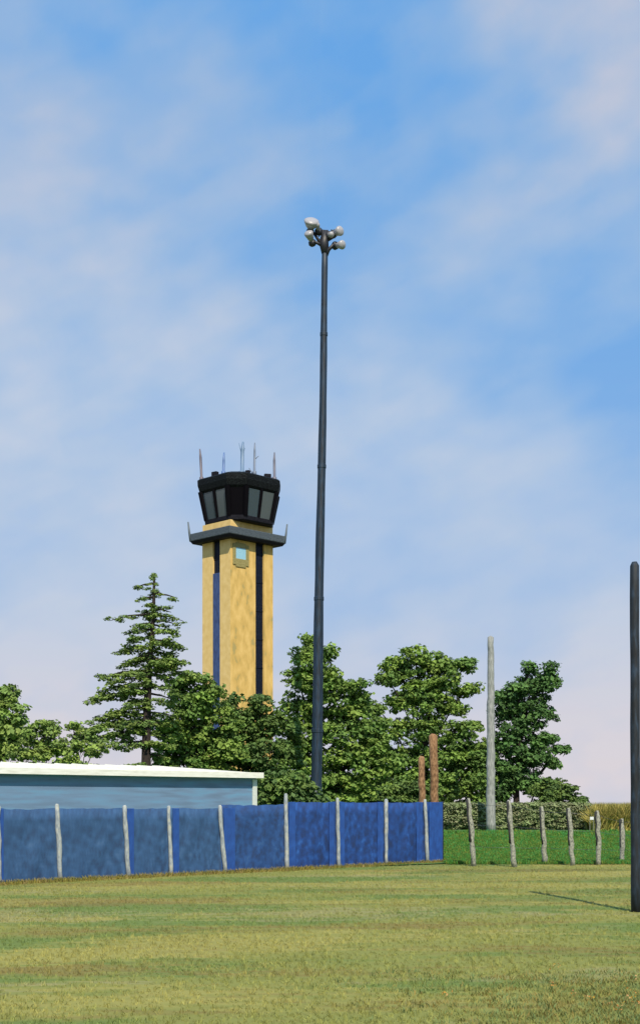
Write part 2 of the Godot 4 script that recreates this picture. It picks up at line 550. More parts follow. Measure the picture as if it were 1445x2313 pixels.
func build_grass() -> void:
	var gm := paint(Color.WHITE, 0.85)
	gm.vertex_color_use_as_albedo = true
	gm.cull_mode = BaseMaterial3D.CULL_DISABLED
	gm.metallic_specular = 0.25
	var xf := []; var cols := []
	var d := 9.3
	while d < 38.5:
		var step := 0.055 + 0.0028 * d
		var half := 0.26 * d + 0.4
		var x := -half
		while x < half:
			var p := Vector3(x + rng.randf_range(-step, step) * 0.6, 0.012, -(d + rng.randf_range(-step, step) * 0.6))
			x += step
			# beyond the fence line the mown field ends
			if -p.z > 34.24 + p.x * 1.01 or (-p.z > 36.3):
				continue
			var s := rng.randf_range(0.6, 1.25)
			xf.append(Transform3D(Basis(Vector3.UP, rng.randf() * TAU).scaled(Vector3(s, s * rng.randf_range(0.6, 1.2), s)), p))
			var c := field_color(p.x, -p.z) * rng.randf_range(0.95, 1.35)
			cols.append(Color(c.r, c.g, c.b))
		d += step * 1.15
	scatter("grass", tuft(9, 0.045, 0.06, 0.008), xf, cols, "short mown olive grass covering the open field before the fences", "grass", gm)
	# longer grass left standing along the foot of the blue fence
	xf = []; cols = []
	for i in 1500:
		var t := rng.randf_range(-0.15, 1.0)
		var p := Vector3(lerpf(-6.64, 3.46, t), 0.01, -lerpf(27.6, 37.8, t)) + Vector3(0.10, 0, 0.10) + Vector3(0.7, 0, 0.7) * absf(rng.randfn()) * 0.08
		var s := rng.randf_range(0.5, 1.3)
		xf.append(Transform3D(Basis(Vector3.UP, rng.randf() * TAU).scaled(Vector3(s, s, s)), p))
		var c: Color = [Color(0.26, 0.22, 0.05), Color(0.20, 0.20, 0.05), Color(0.30, 0.24, 0.09)][i % 3]
		cols.append(c)
	scatter("fence_grass", tuft(9, 0.12, 0.07, 0.012), xf, cols, "fringe of longer yellow grass along the foot of the blue fence", "grass", gm)
	# taller bright grass of the lawn beyond the wire fence
	xf = []; cols = []
	for i in 30000:
		var dd := 36.6 + 44.0 * rng.randf() * rng.randf()
		var p := Vector3(rng.randf_range(2.6, 3.6 + (dd - 36.0) * 0.2 + 7.5), 0.04, -dd)
		if p.x < 3.5 and dd < 38.3: continue
		var s := rng.randf_range(0.6, 1.4) * (dd / 40.0)
		xf.append(Transform3D(Basis(Vector3.UP, rng.randf() * TAU).scaled(Vector3(s, s, s)), p))
		cols.append([Color(0.06, 0.19, 0.03), Color(0.08, 0.16, 0.03), Color(0.06, 0.24, 0.06), Color(0.16, 0.22, 0.04)][i % 4])
	scatter("lawn_grass", tuft(10, 0.09, 0.10, 0.014), xf, cols, "bright green longer grass beyond the wire fence", "grass", gm)
	# ragged green and ochre tufts in the near right corner
	xf = []; cols = []
	for i in 1000:
		var px := 1460.0 - absf(rng.randfn()) * 260.0
		var py := 2200.0 + rng.randf() * 125.0
		var dd := EYE * LENS / (py - 1815.0)
		var p := at(px, py, dd); p.y = 0.01
		var s := rng.randf_range(0.6, 1.3)
		xf.append(Transform3D(Basis(Vector3.UP, rng.randf() * TAU).scaled(Vector3(s, s, s)), p))
		cols.append([Color(0.16, 0.20, 0.07), Color(0.19, 0.20, 0.06), Color(0.15, 0.21, 0.08), Color(0.24, 0.20, 0.06)][i % 4])
	scatter("weed_tufts", tuft(10, 0.05, 0.07, 0.009), xf, cols, "taller ragged weeds with ochre tips in the near right corner", "weeds", gm)
	xf = []; cols = []
	var spots := [[1242, 2196], [1245, 2240], [1290, 2262], [1325, 2272], [1385, 2280], [1410, 2240], [1425, 2270], [1435, 2280], [1400, 2295], [1004, 2250]]
	for q in spots:
		for k in 4:
			var py: float = q[1] + rng.randfn() * 6.0
			var dd := EYE * LENS / (py - 1815.0)
			var p := at(q[0] + rng.randfn() * 7.0, py, dd); p.y = rng.randf_range(0.03, 0.10)
			xf.append(Transform3D(Basis(Vector3(rng.randfn(), rng.randfn(), rng.randfn()).normalized(), rng.randf() * TAU).scaled(Vector3.ONE * rng.randf_range(0.7, 1.5)), p))
			cols.append([Color(0.50, 0.24, 0.06), Color(0.42, 0.26, 0.04), Color(0.55, 0.33, 0.15)][k % 3])
	scatter("orange_leaves", leaf_clump(4, 0.024, Vector3(0.02, 0.015, 0.02), 0.7), xf, cols, "orange dead leaves scattered among the weeds at near right", "leaves", gm)

# ---------------------------------------------------------------- control tower
func build_tower() -> void:
	var D := 110.0
	var s := D / LENS
	var corner := at(520, 1815, D); corner.y = 0.0        # the near corner
	var t := thing("control_tower", "tall ochre airport control tower with dark glazed cab and roof aerials", "control tower", corner)
	var ul := Vector3(-1, 0, -1).normalized()            # along the left face, away from the near corner
	var ur := Vector3(1, 0, -1).normalized()             # along the right face
	var LL := 68.0 * s * sqrt(2.0) * 1.02
	var LR := 90.0 * s * sqrt(2.0) * 1.03
	var H := 23.9
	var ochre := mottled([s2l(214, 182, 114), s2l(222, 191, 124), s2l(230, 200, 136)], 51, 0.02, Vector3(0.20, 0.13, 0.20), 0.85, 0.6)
	var stained_shaded := mottled([s2l(168, 152, 96), s2l(196, 164, 92), s2l(208, 174, 100), s2l(220, 186, 114)], 52, 0.014, Vector3(0.22, 0.08, 0.22), 0.85, 0.6, [0.16, 0.28, 0.5, 0.8])  # olive stains, plus a darker tone standing in for shade on this face
	var black := mottled([s2l(16, 20, 32), s2l(30, 38, 56)], 53, 0.03, Vector3(0.6, 0.2, 0.6), 0.4)
	# walls: each visible face is two piers with a recessed strip between them
	var rec := 0.18
	var strips := []
	for e in 2:
		var u := ul if e == 0 else ur
		var nrm := Vector3(-1, 0, 1).normalized() if e == 0 else Vector3(1, 0, 1).normalized()
		var len := LL if e == 0 else LR
		var f0 := (0.37 if e == 0 else 0.585) * len
		var f1 := (0.625 if e == 0 else 0.785) * len
		var th := 0.35
		var w := tool()
		for r in [[0.0, f0], [f1, len]]:
			var a0: float = r[0]; var a1: float = r[1]
			# mitred at the near corner so the two faces meet
			var in0 := th if a0 == 0.0 else 0.0
			var in1 := th if a1 == len else 0.0
			var rings := []
			for y in [0.0, H]:
				var q := PackedVector3Array([u * a0, u * a1, u * (a1 - in1) - nrm * th, u * (a0 + in0) - nrm * th])
				for k in 4: q[k].y = y
				if e == 0: q.reverse()
				rings.append(q)
			loft(w, rings)
		part("wall", w, ochre if e == 0 else stained_shaded, t)
		strips.append([u, nrm, f0, f1])
	var back := tool()
	var bc := (ul * LL + ur * LR)
	for e in 2:
		var u := ur if e == 0 else ul
		var from := ul * LL if e == 0 else ur * LR
		var nrm := Vector3(-1, 0, -1).normalized() if e == 0 else Vector3(1, 0, -1).normalized()
		nrm = -(Vector3(1, 0, 1).normalized()) if e == 0 else nrm
		var mid := (from + bc) * 0.5
		var inward := ((ul * LL + ur * LR) * 0.5 - mid).normalized()
		box(back, mid + inward * 0.15 + Vector3(0, H / 2, 0), Vector3(from.distance_to(bc) / 2 - 0.004, H / 2, 0.146), Basis(u, Vector3.UP, u.cross(Vector3.UP)))
	part("rear_wall", back, ochre, t)
	# recessed strips
	for e in 2:
		var q: Array = strips[e]
		var u: Vector3 = q[0]; var nrm: Vector3 = q[1]
		var mid: float = (q[2] + q[3]) * 0.5; var hw: float = (q[3] - q[2]) * 0.5 + 0.05
		var bs := Basis(u, Vector3.UP, u.cross(Vector3.UP))
		var split := 21.0 if e == 0 else 0.0
		var up := tool()
		box(up, u * mid - nrm * (rec + 0.05) + Vector3(0, (H + split) / 2, 0), Vector3(hw, (H - split) / 2, 0.05), bs)
		var strip := part("window_strip", up, black, t)
		strip.set_meta("label", "black recessed strip running down the face")
		# cross bars of the strip
		var y := split + 1.2
		while y < H - 0.5:
			var bars := tool()
			box(bars, u * mid - nrm * (rec - 0.02) + Vector3(0, y, 0), Vector3(hw - 0.056, 0.04, 0.025), bs)
			part("glazing_bar", bars, black, strip)
			y += 2.4
		if e == 0:
			var lo := tool()  # blue colour here stands in for a reflection in the glazing
			box(lo, u * mid - nrm * (rec - 0.09) + Vector3(0, split / 2, 0), Vector3(hw - 0.055, split / 2, 0.09), bs, 0.02)
			var p := part("reflection_panel", lo, mottled([s2l(40, 56, 98), s2l(56, 76, 124), s2l(66, 90, 140)], 54, 0.02, Vector3(0.5, 0.12, 0.5), 0.6), t)
			p.set_meta("label", "blue lower length of the strip in the left face")
	# the small window high on the right face
	var rn := Vector3(1, 0, 1).normalized()
	var rb := Basis(ur, Vector3.UP, ur.cross(Vector3.UP))
	var fr := tool()
	var wx := 0.235 * LR; var wy := 22.55
	var hx := 0.115 * LR; var hy := 0.46
	for bar in [[-1.30, 0.0, 0.30, 1.9], [1.30, 0.0, 0.30, 1.9], [0.0, 1.45, 1.0, 0.45], [0.0, -1.75, 1.0, 0.75]]:
		box(fr, ur * (wx + bar[0] * hx) + Vector3(0, wy + bar[1] * hy - (0.0 if bar[2] == 1.0 else 0.25) * hy, 0) + rn * 0.02, Vector3(bar[2] * hx - 0.002, bar[3] * hy, 0.05), rb, 0.015)
	var win := part("window", fr, mottled([s2l(118, 112, 66), s2l(146, 136, 84), s2l(158, 150, 104)], 55, 0.03, Vector3(0.5, 0.5, 0.5), 0.8), t)
	var pn := tool()
	box(pn, ur * wx + Vector3(0, wy, 0) + rn * 0.012, Vector3(hx + 0.002, hy, 0.02), rb)
	part("pane", pn, mottled([s2l(132, 184, 208), s2l(160, 204, 222)], 57, 0.03, Vector3(0.6, 0.6, 0.6), 0.15), win)

	# walkway: slab and solid parapet round the head of the shaft
	var slate := mottled([s2l(52, 60, 68), s2l(70, 80, 88), s2l(88, 98, 104)], 58, 0.02, Vector3(0.4, 1.0, 0.4), 0.6)
	var dark := mottled([s2l(22, 22, 28), s2l(38, 38, 46)], 59, 0.02, Vector3(0.5, 0.5, 0.5), 0.6)
	var o := 0.74
	var ringf := func(off: float, y: float) -> PackedVector3Array:
		var nl := Vector3(-1, 0, 1).normalized(); var nr := Vector3(1, 0, 1).normalized()
		var q := PackedVector3Array([nl * off + nr * off, nr * off + ur * LR - nl * off, ur * LR + ul * LL - nl * off - nr * off, ul * LL + nl * off - nr * off])
		for k in 4: q[k].y = y
		q.reverse()
		return q
	var sl := tool()
	loft(sl, [ringf.call(o - 0.16, 23.66), ringf.call(o - 0.02, 23.86), ringf.call(o - 0.02, 23.95)])
	var walk := part("walkway", sl, dark, t)
	var pa := tool()
	loft(pa, [ringf.call(o, 23.9), ringf.call(o + 0.03, 23.95), ringf.call(o + 0.03, 24.48), ringf.call(o - 0.02, 24.53), ringf.call(o - 0.1, 24.51), ringf.call(o - 0.12, 24.0)], false)
	part("parapet", pa, slate, t)
	var ends: PackedVector3Array = ringf.call(o - 0.04, 24.6)
	for k in [0, 2]:
		var out := (ends[k] - (ul * LL + ur * LR) * 0.5); out.y = 0; out = out.normalized()
		var sp := tool(true)
		tube(sp, [ends[k] - Vector3(0, 0.7, 0), ends[k] + out * 0.12 + Vector3(0, 0.1, 0), ends[k] + out * 0.22 + Vector3(0, 0.95, 0)], [0.11, 0.09, 0.06], 6, 0.1)
		part("stanchion", sp, paint(s2l(92, 104, 114), 0.6), walk)

	# collar: the shaft continuing above the walkway
	var co := tool()
	loft(co, [ringf.call(-0.02, 23.9), ringf.call(-0.02, 25.25)])
	part("collar", co, ochre, t)

	# the cab: an eight-sided glazed room, walls leaning outwards
	var cc := (ul * LL + ur * LR) * 0.5
	cc.x = 15.0 * s
	var oct := func(r: float, y: float) -> PackedVector3Array:
		var q := PackedVector3Array()
		for k in 4:
			for sg in [-1, 1]:
				var a: float = PI / 2 * k + PI / 2 + sg * 0.24
				q.append(cc + Vector3(cos(a) * r, y, sin(a) * r))
		return q
	var nearer := cc.z
	var base := tool()
	loft(base, [oct.call(2.78, 25.2), oct.call(2.92, 25.3), oct.call(2.95, 25.62), oct.call(2.85, 25.66)])
	part("cab_sill", base, dark, t)
	var y0 := 25.6; var y1 := 28.0
	var r0 := 2.80; var r1 := 3.28
	var b0: PackedVector3Array = oct.call(r0, y0); var b1: PackedVector3Array = oct.call(r1, y1)
	var frame_mat := mottled([s2l(10, 9, 13), s2l(17, 15, 21)], 60, 0.03, Vector3(0.6, 0.6, 0.6), 0.5)
	frame_mat.metallic_specular = 0.15
	dark.metallic_specular = 0.2
	black.metallic_specular = 0.2
	for k in 8:
		var k2 := (k + 1) % 8
		var lower: Vector3 = b0[k]; var upper: Vector3 = b1[k]
		var mu := tool()
		tube(mu, [lower, upper], [0.22, 0.26], 6)
		part("mullion", mu, frame_mat, t)
		var wide := b0[k].distance_to(b0[k2]) > 2.0
		if wide:
			var mid := tool()
			tube(mid, [(b0[k] + b0[k2]) * 0.5, (b1[k] + b1[k2]) * 0.5], [0.15, 0.17], 6)
			part("mullion", mid, frame_mat, t)
		for half in (2 if wide else 1):
			var fa := half * 0.5; var fb := fa + (0.5 if wide else 1.0)
			var a := b0[k].lerp(b0[k2], fa); var b := b0[k].lerp(b0[k2], fb)
			var c := b1[k].lerp(b1[k2], fb); var d2 := b1[k].lerp(b1[k2], fa)
			var pane := tool()
			var inn := (cc - (a + b) * 0.5); inn.y = 0; inn = inn.normalized() * 0.03
			loft(pane, [PackedVector3Array([a, b, b + inn, a + inn]), PackedVector3Array([d2, c, c + inn, d2 + inn])])
			if wide:
				var reflect_tint: Color = [Color(0.25, 0.30, 0.36), Color(0.22, 0.26, 0.30), Color(0.34, 0.38, 0.40), Color(0.26, 0.32, 0.36)][(k * 2 + half) % 4]  # grey glass, its tone varied per pane in place of broken reflections
				var gl := paint(Color(reflect_tint.r, reflect_tint.g, reflect_tint.b, 0.84), 0.08)
				gl.transparency = BaseMaterial3D.TRANSPARENCY_ALPHA
				part("pane", pane, gl, t)
			else: part("corner_panel", pane, frame_mat, t)
	# inside: floor and a console desk
	var ins := tool()
	loft(ins, [oct.call(2.3, 25.62), oct.call(2.3, 26.4), oct.call(1.7, 26.5)])
	part("console", ins, paint(s2l(90, 92, 88), 0.7), t)
	# roof
	var rf := tool()
	loft(rf, [oct.call(3.25, 27.85), oct.call(3.42, 28.05), oct.call(3.56, 28.5), oct.call(3.58, 28.95), oct.call(3.40, 29.08), oct.call(2.2, 29.42)])
	var roof := part("cab_roof", rf, mottled([s2l(12, 13, 16), s2l(22, 25, 28), s2l(40, 47, 48)], 61, 0.02, Vector3(0.4, 0.8, 0.4), 0.6), t)
	roof.material_override.metallic_specular = 0.2
	# roof clutter and aerials
	for k in 9:
		var clutter := tool()
		var a := rng.randf() * TAU; var r := rng.randf_range(0.6, 2.6)
		box(clutter, cc + Vector3(cos(a) * r, 29.3 + rng.randf_range(0.0, 0.12), sin(a) * r), Vector3(rng.randf_range(0.12, 0.3), rng.randf_range(0.12, 0.25), 0.18), Basis(Vector3.UP, a), 0.02)
		part("roof_box", clutter, dark, roof)

	var ant := [[450.0, 1014.0, 0.10, s2l(104, 98, 108), -3.0], [503.0, 1022.0, 0.10, s2l(92, 120, 170), 1.0], [545.0, 998.0, 0.15, s2l(104, 130, 160), 1.5], [573.0, 1000.0, 0.09, s2l(110, 122, 142), 0.5], [617.0, 1022.0, 0.11, s2l(102, 104, 120), 0.0]]
	for k in ant.size():
		var q: Array = ant[k]
		var an := tool(true)
		var x: float = (q[0] - 520.0) * s
		var z: float = cc.z + (2.2 if (k > 0 and k < 4) else 0.2)
		var depth := -(corner.z + z)
		var top: float = EYE + (1815.0 - q[1]) / LENS * depth
		var r: float = q[2] * 1.15
		var foot := Vector3(x * depth / D + (-0.1 if k == 4 else 0.0), 28.95, z)
		tube(an, [foot, foot + Vector3(0, 0.45, 0), foot + Vector3(0, 0.5, 0), Vector3(foot.x + q[4] * 0.03, top - 0.7, z), Vector3(foot.x + q[4] * 0.05, top, z)], [r * 1.7, r * 1.6, r, r * 0.9, r * 0.45], 6, 0.15)
		if k == 2:
			tube(an, [Vector3(x, top - 1.2, z), Vector3(x + 0.22, top - 0.5, z)], [0.06, 0.04], 5, 0.1)
			tube(an, [Vector3(x, top - 1.2, z), Vector3(x - 0.25, top - 0.1, z)], [0.05, 0.03], 5, 0.1)
		if k == 3:
			tube(an, [Vector3(x - 0.05, 29.1, z), Vector3(x - 0.45, 29.7, z)], [0.05, 0.03], 5, 0.1)
			tube(an, [Vector3(x + 0.02, top - 1.4, z), Vector3(x + 0.35, top - 1.1, z)], [0.04, 0.03], 5, 0.1)
		part("aerial", an, paint(q[3], 0.5), roof)

# ---------------------------------------------------------------- low shed
func build_shed() -> void:
	var a := Vector3(-9.63, 0, -40.0)          # where the left frame edge cuts the front wall
	var b := Vector3(-2.28, 0, -47.0)          # right front corner
	var u := (b - a).normalized()
	var bk := Vector3(u.z, 0, -u.x)            # away from the viewer
	if bk.z > 0: bk = -bk
	var t := thing("shed", "long low shed with grey-blue wall and bright white roof behind the blue fence", "shed", b)
	var len := 22.0
	var dep := 5.2
	var bs := Basis(u, Vector3.UP, u.cross(Vector3.UP))
	var w := tool()
	box(w, -u * len / 2 + bk * dep / 2 + Vector3(0, 1.31, 0), Vector3(len / 2, 1.31, dep / 2), bs)
	part("wall", w, mottled([s2l(100, 124, 152), s2l(108, 136, 168), s2l(104, 146, 180)], 71, 0.02, Vector3(0.08, 0.4, 0.08), 0.7, 0.3), t)
	# roof: one low slope rising to the back
	var ov := 0.24
	var e0 := -bk * ov; var r0 := bk * (dep + 0.2)
	var lift := 0.36 / (dep)
	var rings := []
	for x in [-len - 0.3, 0.14]:
		var p: Vector3 = u * x
		rings.append(PackedVector3Array([p + e0 + Vector3(0, 2.76, 0), p + r0 + Vector3(0, 2.76 + lift * dep, 0), p + r0 + Vector3(0, 2.66 + lift * dep, 0), p + e0 + Vector3(0, 2.66, 0)]))
	var rs := tool()
	loft(rs, rings)
	var white := mottled([s2l(214, 214, 202), s2l(232, 232, 222), s2l(240, 240, 232)], 72, 0.03, Vector3(0.15, 0.6, 0.15), 0.55)
	var roof := part("roof", rs, white, t)
	var fa := tool()
	box(fa, u * (-len / 2 - 0.08) - bk * (ov + 0.014) + Vector3(0, 2.69, 0), Vector3(len / 2 + 0.24, 0.10, 0.022), bs, 0.006)
	part("fascia", fa, white, roof)
	for k in 30:
		var seam := tool()
		var sx := -0.5 - k * 0.72
		var p0 := u * sx + e0 + Vector3(0, 2.772, 0); var p1 := u * sx + r0 + Vector3(0, 2.772 + lift * dep, 0)
		var along := (p1 - p0).normalized()
		box(seam, (p0 + p1) * 0.5, Vector3(0.018, 0.02, p0.distance_to(p1) / 2), Basis(u, u.cross(along).normalized() * -1.0, along))
		part("roof_seam", seam, white, roof)
	var cb := tool()
	box(cb, -u * 0.06 - bk * 0.03 + Vector3(0, 1.28, 0), Vector3(0.10, 1.27, 0.028), bs, 0.008)
	part("corner_board", cb, mottled([s2l(190, 196, 192), s2l(216, 222, 216)], 73, 0.03, Vector3(0.5, 0.3, 0.5), 0.7), t)

# ---------------------------------------------------------------- trees
func build_trees() -> void:
	var lime := [Color(0.24, 0.33, 0.075), Color(0.20, 0.30, 0.07), Color(0.17, 0.26, 0.07)]
	var mixed := [Color(0.20, 0.305, 0.06), Color(0.155, 0.255, 0.055), Color(0.12, 0.215, 0.05)]
	var deep := [Color(0.135, 0.215, 0.05), Color(0.105, 0.18, 0.045), Color(0.085, 0.15, 0.045)]
	var pine := [Color(0.20, 0.29, 0.065), Color(0.16, 0.245, 0.06), Color(0.13, 0.21, 0.06)]
	var emer := [Color(0.105, 0.21, 0.055), Color(0.085, 0.18, 0.05), Color(0.07, 0.15, 0.045)]
	leafy_tree("leafy_tree", "pale green leafy tree cut by the left edge above the white roof", "tree", 62, -20,
		[[5, 1568, 30, 30], [-30, 1600, 50, 60], [22, 1620, 34, 40], [10, 1670, 45, 40], [40, 1650, 20, 14], [-20, 1690, 60, 50]], lime, 1.0, 1.0)
	leafy_tree("shrub", "low pale shrub nearest the left edge behind the white roof", "shrub", 57, 85,
		[[80, 1655, 28, 20], [105, 1640, 22, 12], [60, 1690, 40, 24], [115, 1685, 36, 24], [128, 1652, 10, 10], [90, 1720, 60, 40]], lime, 0.62, 0.75, "shrubs behind the shed roof", 0.07)
	leafy_tree("shrub", "sparse pale shrub just left of the conifer behind the white roof", "shrub", 56, 185,
		[[165, 1642, 16, 10], [190, 1660, 30, 14], [165, 1685, 32, 18], [215, 1650, 18, 12], [220, 1690, 30, 20], [190, 1725, 60, 34]], lime, 0.5, 0.7, "shrubs behind the shed roof", 0.07)
	conifer("conifer", "tall ragged conifer with bare dark trunk left of the tower", 60, Vector2(322, 1900), Vector2(347, 1302),
		[[311, 1327, 0.6], [402, 1352, 0.6], [304, 1358, 0.7], [375, 1345, 0.5], [318, 1385, 0.7], [246, 1401, 0.8], [388, 1385, 0.8], [411, 1400, 0.8], [405, 1412, 0.7],
		[277, 1433, 0.8], [300, 1418, 0.8], [408, 1433, 0.8], [382, 1420, 0.8], [249, 1476, 0.9], [290, 1450, 0.9], [417, 1467, 0.9], [390, 1455, 1.0], [262, 1504], [300, 1490], [425, 1501], [385, 1480], [398, 1510],
		[224, 1529], [275, 1530], [250, 1545, 0.8], [440, 1526], [390, 1535], [184, 1584, 1.1], [222, 1562], [262, 1570], [290, 1590], [395, 1560], [375, 1590],
		[199, 1629, 1.1], [240, 1612], [228, 1640], [270, 1640, 1.1], [300, 1650], [205, 1668, 1.1], [250, 1665], [380, 1640], [400, 1620], [285, 1690], [215, 1690, 1.1], [370, 1690], [400, 1690], [180, 1650]], pine)
	leafy_tree("broad_tree", "broad dark tree between the conifer and the control tower", "tree", 64, 440,
		[[440, 1535, 26, 16], [405, 1555, 26, 24], [470, 1568, 36, 26], [425, 1600, 52, 38], [490, 1625, 48, 40], [395, 1650, 46, 34], [450, 1670, 66, 44], [500, 1700, 55, 50], [400, 1710, 60, 40], [450, 1760, 90, 50]], mixed, 1.0, 1.0)
	leafy_tree("bushy_tree", "low dark bushy tree hiding the foot of the control tower", "tree", 66, 575,
		[[535, 1600, 34, 26], [590, 1595, 30, 26], [560, 1640, 56, 40], [625, 1640, 40, 36], [540, 1700, 60, 46], [615, 1710, 60, 50], [655, 1690, 30, 40], [585, 1780, 90, 50]], deep, 1.0, 1.0)
	leafy_tree("pointed_tree", "tall pointed tree right behind the floodlight mast", "tree", 68, 715,
		[[694, 1448, 14, 18], [680, 1478, 26, 14], [725, 1482, 26, 20], [700, 1505, 40, 20], [668, 1532, 26, 18], [740, 1525, 28, 18], [705, 1550, 56, 26], [790, 1548, 34, 12], [660, 1590, 26, 20], [730, 1590, 66, 34], [800, 1575, 28, 12], [800, 1605, 30, 20],
		[690, 1650, 62, 44], [770, 1655, 66, 46], [830, 1660, 30, 36], [700, 1725, 72, 48], [790, 1735, 72, 50], [735, 1795, 110, 50], [850, 1648, 26, 28], [850, 1720, 40, 50]], mixed, 0.95, 1.0)
	leafy_tree("round_tree", "large round-headed tree behind the brown posts", "tree", 90, 965,
		[[935, 1482, 30, 20], [892, 1505, 28, 22], [985, 1498, 40, 24], [1035, 1505, 34, 18], [1060, 1498, 14, 8], [870, 1535, 22, 16], [930, 1530, 52, 34], [1000, 1545, 48, 34], [1055, 1560, 22, 14], [945, 1568, 54, 28], [972, 1596, 46, 30], [1025, 1598, 30, 20],
		[845, 1600, 18, 16], [905, 1592, 30, 18], [878, 1648, 46, 30], [960, 1655, 62, 42], [1032, 1655, 36, 36], [1070, 1640, 14, 12], [850, 1690, 42, 40], [920, 1720, 66, 44], [1000, 1725, 56, 46], [1060, 1715, 40, 50], [880, 1780, 70, 50], [980, 1785, 80, 46], [1060, 1785, 40, 36], [1088, 1700, 22, 36], [1090, 1765, 26, 36]], mixed, 1.05, 1.15, "", 0.3)
	leafy_tree("dark_tree", "dark emerald tree with stubby branches right of the pale pole", "tree", 92, 1165,
		[[1193, 1508, 12, 14], [1238, 1512, 10, 16], [1240, 1545, 18, 24], [1205, 1545, 36, 28], [1160, 1560, 24, 20], [1195, 1595, 46, 36], [1135, 1590, 20, 40], [1225, 1620, 30, 28], [1165, 1650, 44, 44], [1130, 1700, 30, 60], [1225, 1668, 34, 14], [1268, 1690, 16, 6], [1200, 1700, 40, 22], [1240, 1722, 20, 10], [1175, 1750, 50, 44], [1215, 1775, 44, 24], [1125, 1785, 30, 36]], emer, 1.05, 1.1, "", 0.3)
	leafy_tree("shrub", "dark low shrub at the right end of the tree line", "shrub", 90, 1265,
		[[1255, 1775, 30, 18], [1285, 1792, 22, 16], [1230, 1795, 40, 26], [1275, 1820, 44, 30], [1305, 1812, 14, 10]], deep, 1.0, 1.0, "", 0.08)
	leafy_tree("shrub", "small dark shrub wedged between the shed corner and the mast", "shrub", 56, 630,
		[[620, 1770, 36, 30], [660, 1775, 34, 34], [600, 1790, 24, 24], [690, 1800, 30, 24], [640, 1830, 70, 40]], deep, 1.0, 0.95, "", 0.07)

	# the dark undergrowth below the trees
	var ug := thing("undergrowth", "dense dark undergrowth filling the foot of the tree line behind the fence", "undergrowth", Vector3(-2, 0, -72))
	var ul := []
	var un := noise(89, 0.5, 2)
	for i in 5200:
		var x := rng.randf_range(-9.5, 10.0)
		var q := Vector3(x, 0.2 + (2.5 + 0.8 * un.get_noise_2d(x * 0.8, 3.0)) * sqrt(rng.randf()), rng.randf_range(-1.2, 1.2))
		if x > 8.2: q.z -= 22.0; q.x += 2.0 * rng.randf_range(-2, 1)
		ul.append([q, rng.randf_range(0.8, 1.3), leaf_color(deep, q, un), 0.75])
	var us := tool(true)
	for i in 39:
		var x := -9.4 + i * 0.44
		tube(us, [Vector3(x, 0, 0), Vector3(x + rng.randfn() * 0.2, 2.0, rng.randfn() * 0.3)], [0.05, 0.015], 5)
	part("stem", us, bark_mat, ug).set_meta("kind", "stuff")
	crown(ul, ug, "foliage")
	# clipped grey-green hedge beyond the lawn, and a bank of yellow grass at its end
	var hd := 84.0
	var ht := thing("hedge", "long low grey-green hedge beyond the bright lawn", "hedge", Vector3(12, 0, -hd))
	var nz := noise(88, 0.5, 2)
	var stems := tool(true)
	var list := []
	var hp := [Color(0.26, 0.33, 0.15), Color(0.24, 0.29, 0.14), Color(0.22, 0.24, 0.13)]
	for i in 2600:
		var x := rng.randf_range(-7.5, 4.9)
		var q := Vector3(x, 0.12 + 1.55 * pow(rng.randf(), 0.8), rng.randf_range(-0.55, 0.55))
		list.append([q, rng.randf_range(0.6, 1.0), leaf_color(hp, q * Vector3(0.5, 1.4, 1), nz), 0.7])
	for i in 40:
		var x := -7.4 + i * 0.31
		tube(stems, [Vector3(x, 0, 0), Vector3(x + rng.randfn() * 0.1, 1.2, rng.randfn() * 0.2)], [0.04, 0.015], 5)
	part("stem", stems, bark_mat, ht).set_meta("kind", "stuff")
	crown(list, ht, "foliage")
	var xf := []; var cols := []
	for i in 2600:
		var p := Vector3(rng.randf_range(16.9, 22.5), 0, -rng.randf_range(81.0, 86.5))
		var s := rng.randf_range(0.8, 1.3)
		xf.append(Transform3D(Basis(Vector3.UP, rng.randf() * TAU).scaled(Vector3(s, s, s)), p))
		cols.append([Color(0.34, 0.30, 0.06), Color(0.26, 0.25, 0.06), Color(0.40, 0.33, 0.09)][i % 3] * rng.randf_range(0.8, 1.15))
	var gm := paint(Color.WHITE, 0.85)
	gm.vertex_color_use_as_albedo = true
	gm.cull_mode = BaseMaterial3D.CULL_DISABLED
	scatter("tall_grass", tuft(14, 1.25, 0.28, 0.06), xf, cols, "bank of tall yellow grass at the right end of the hedge", "grass", gm)

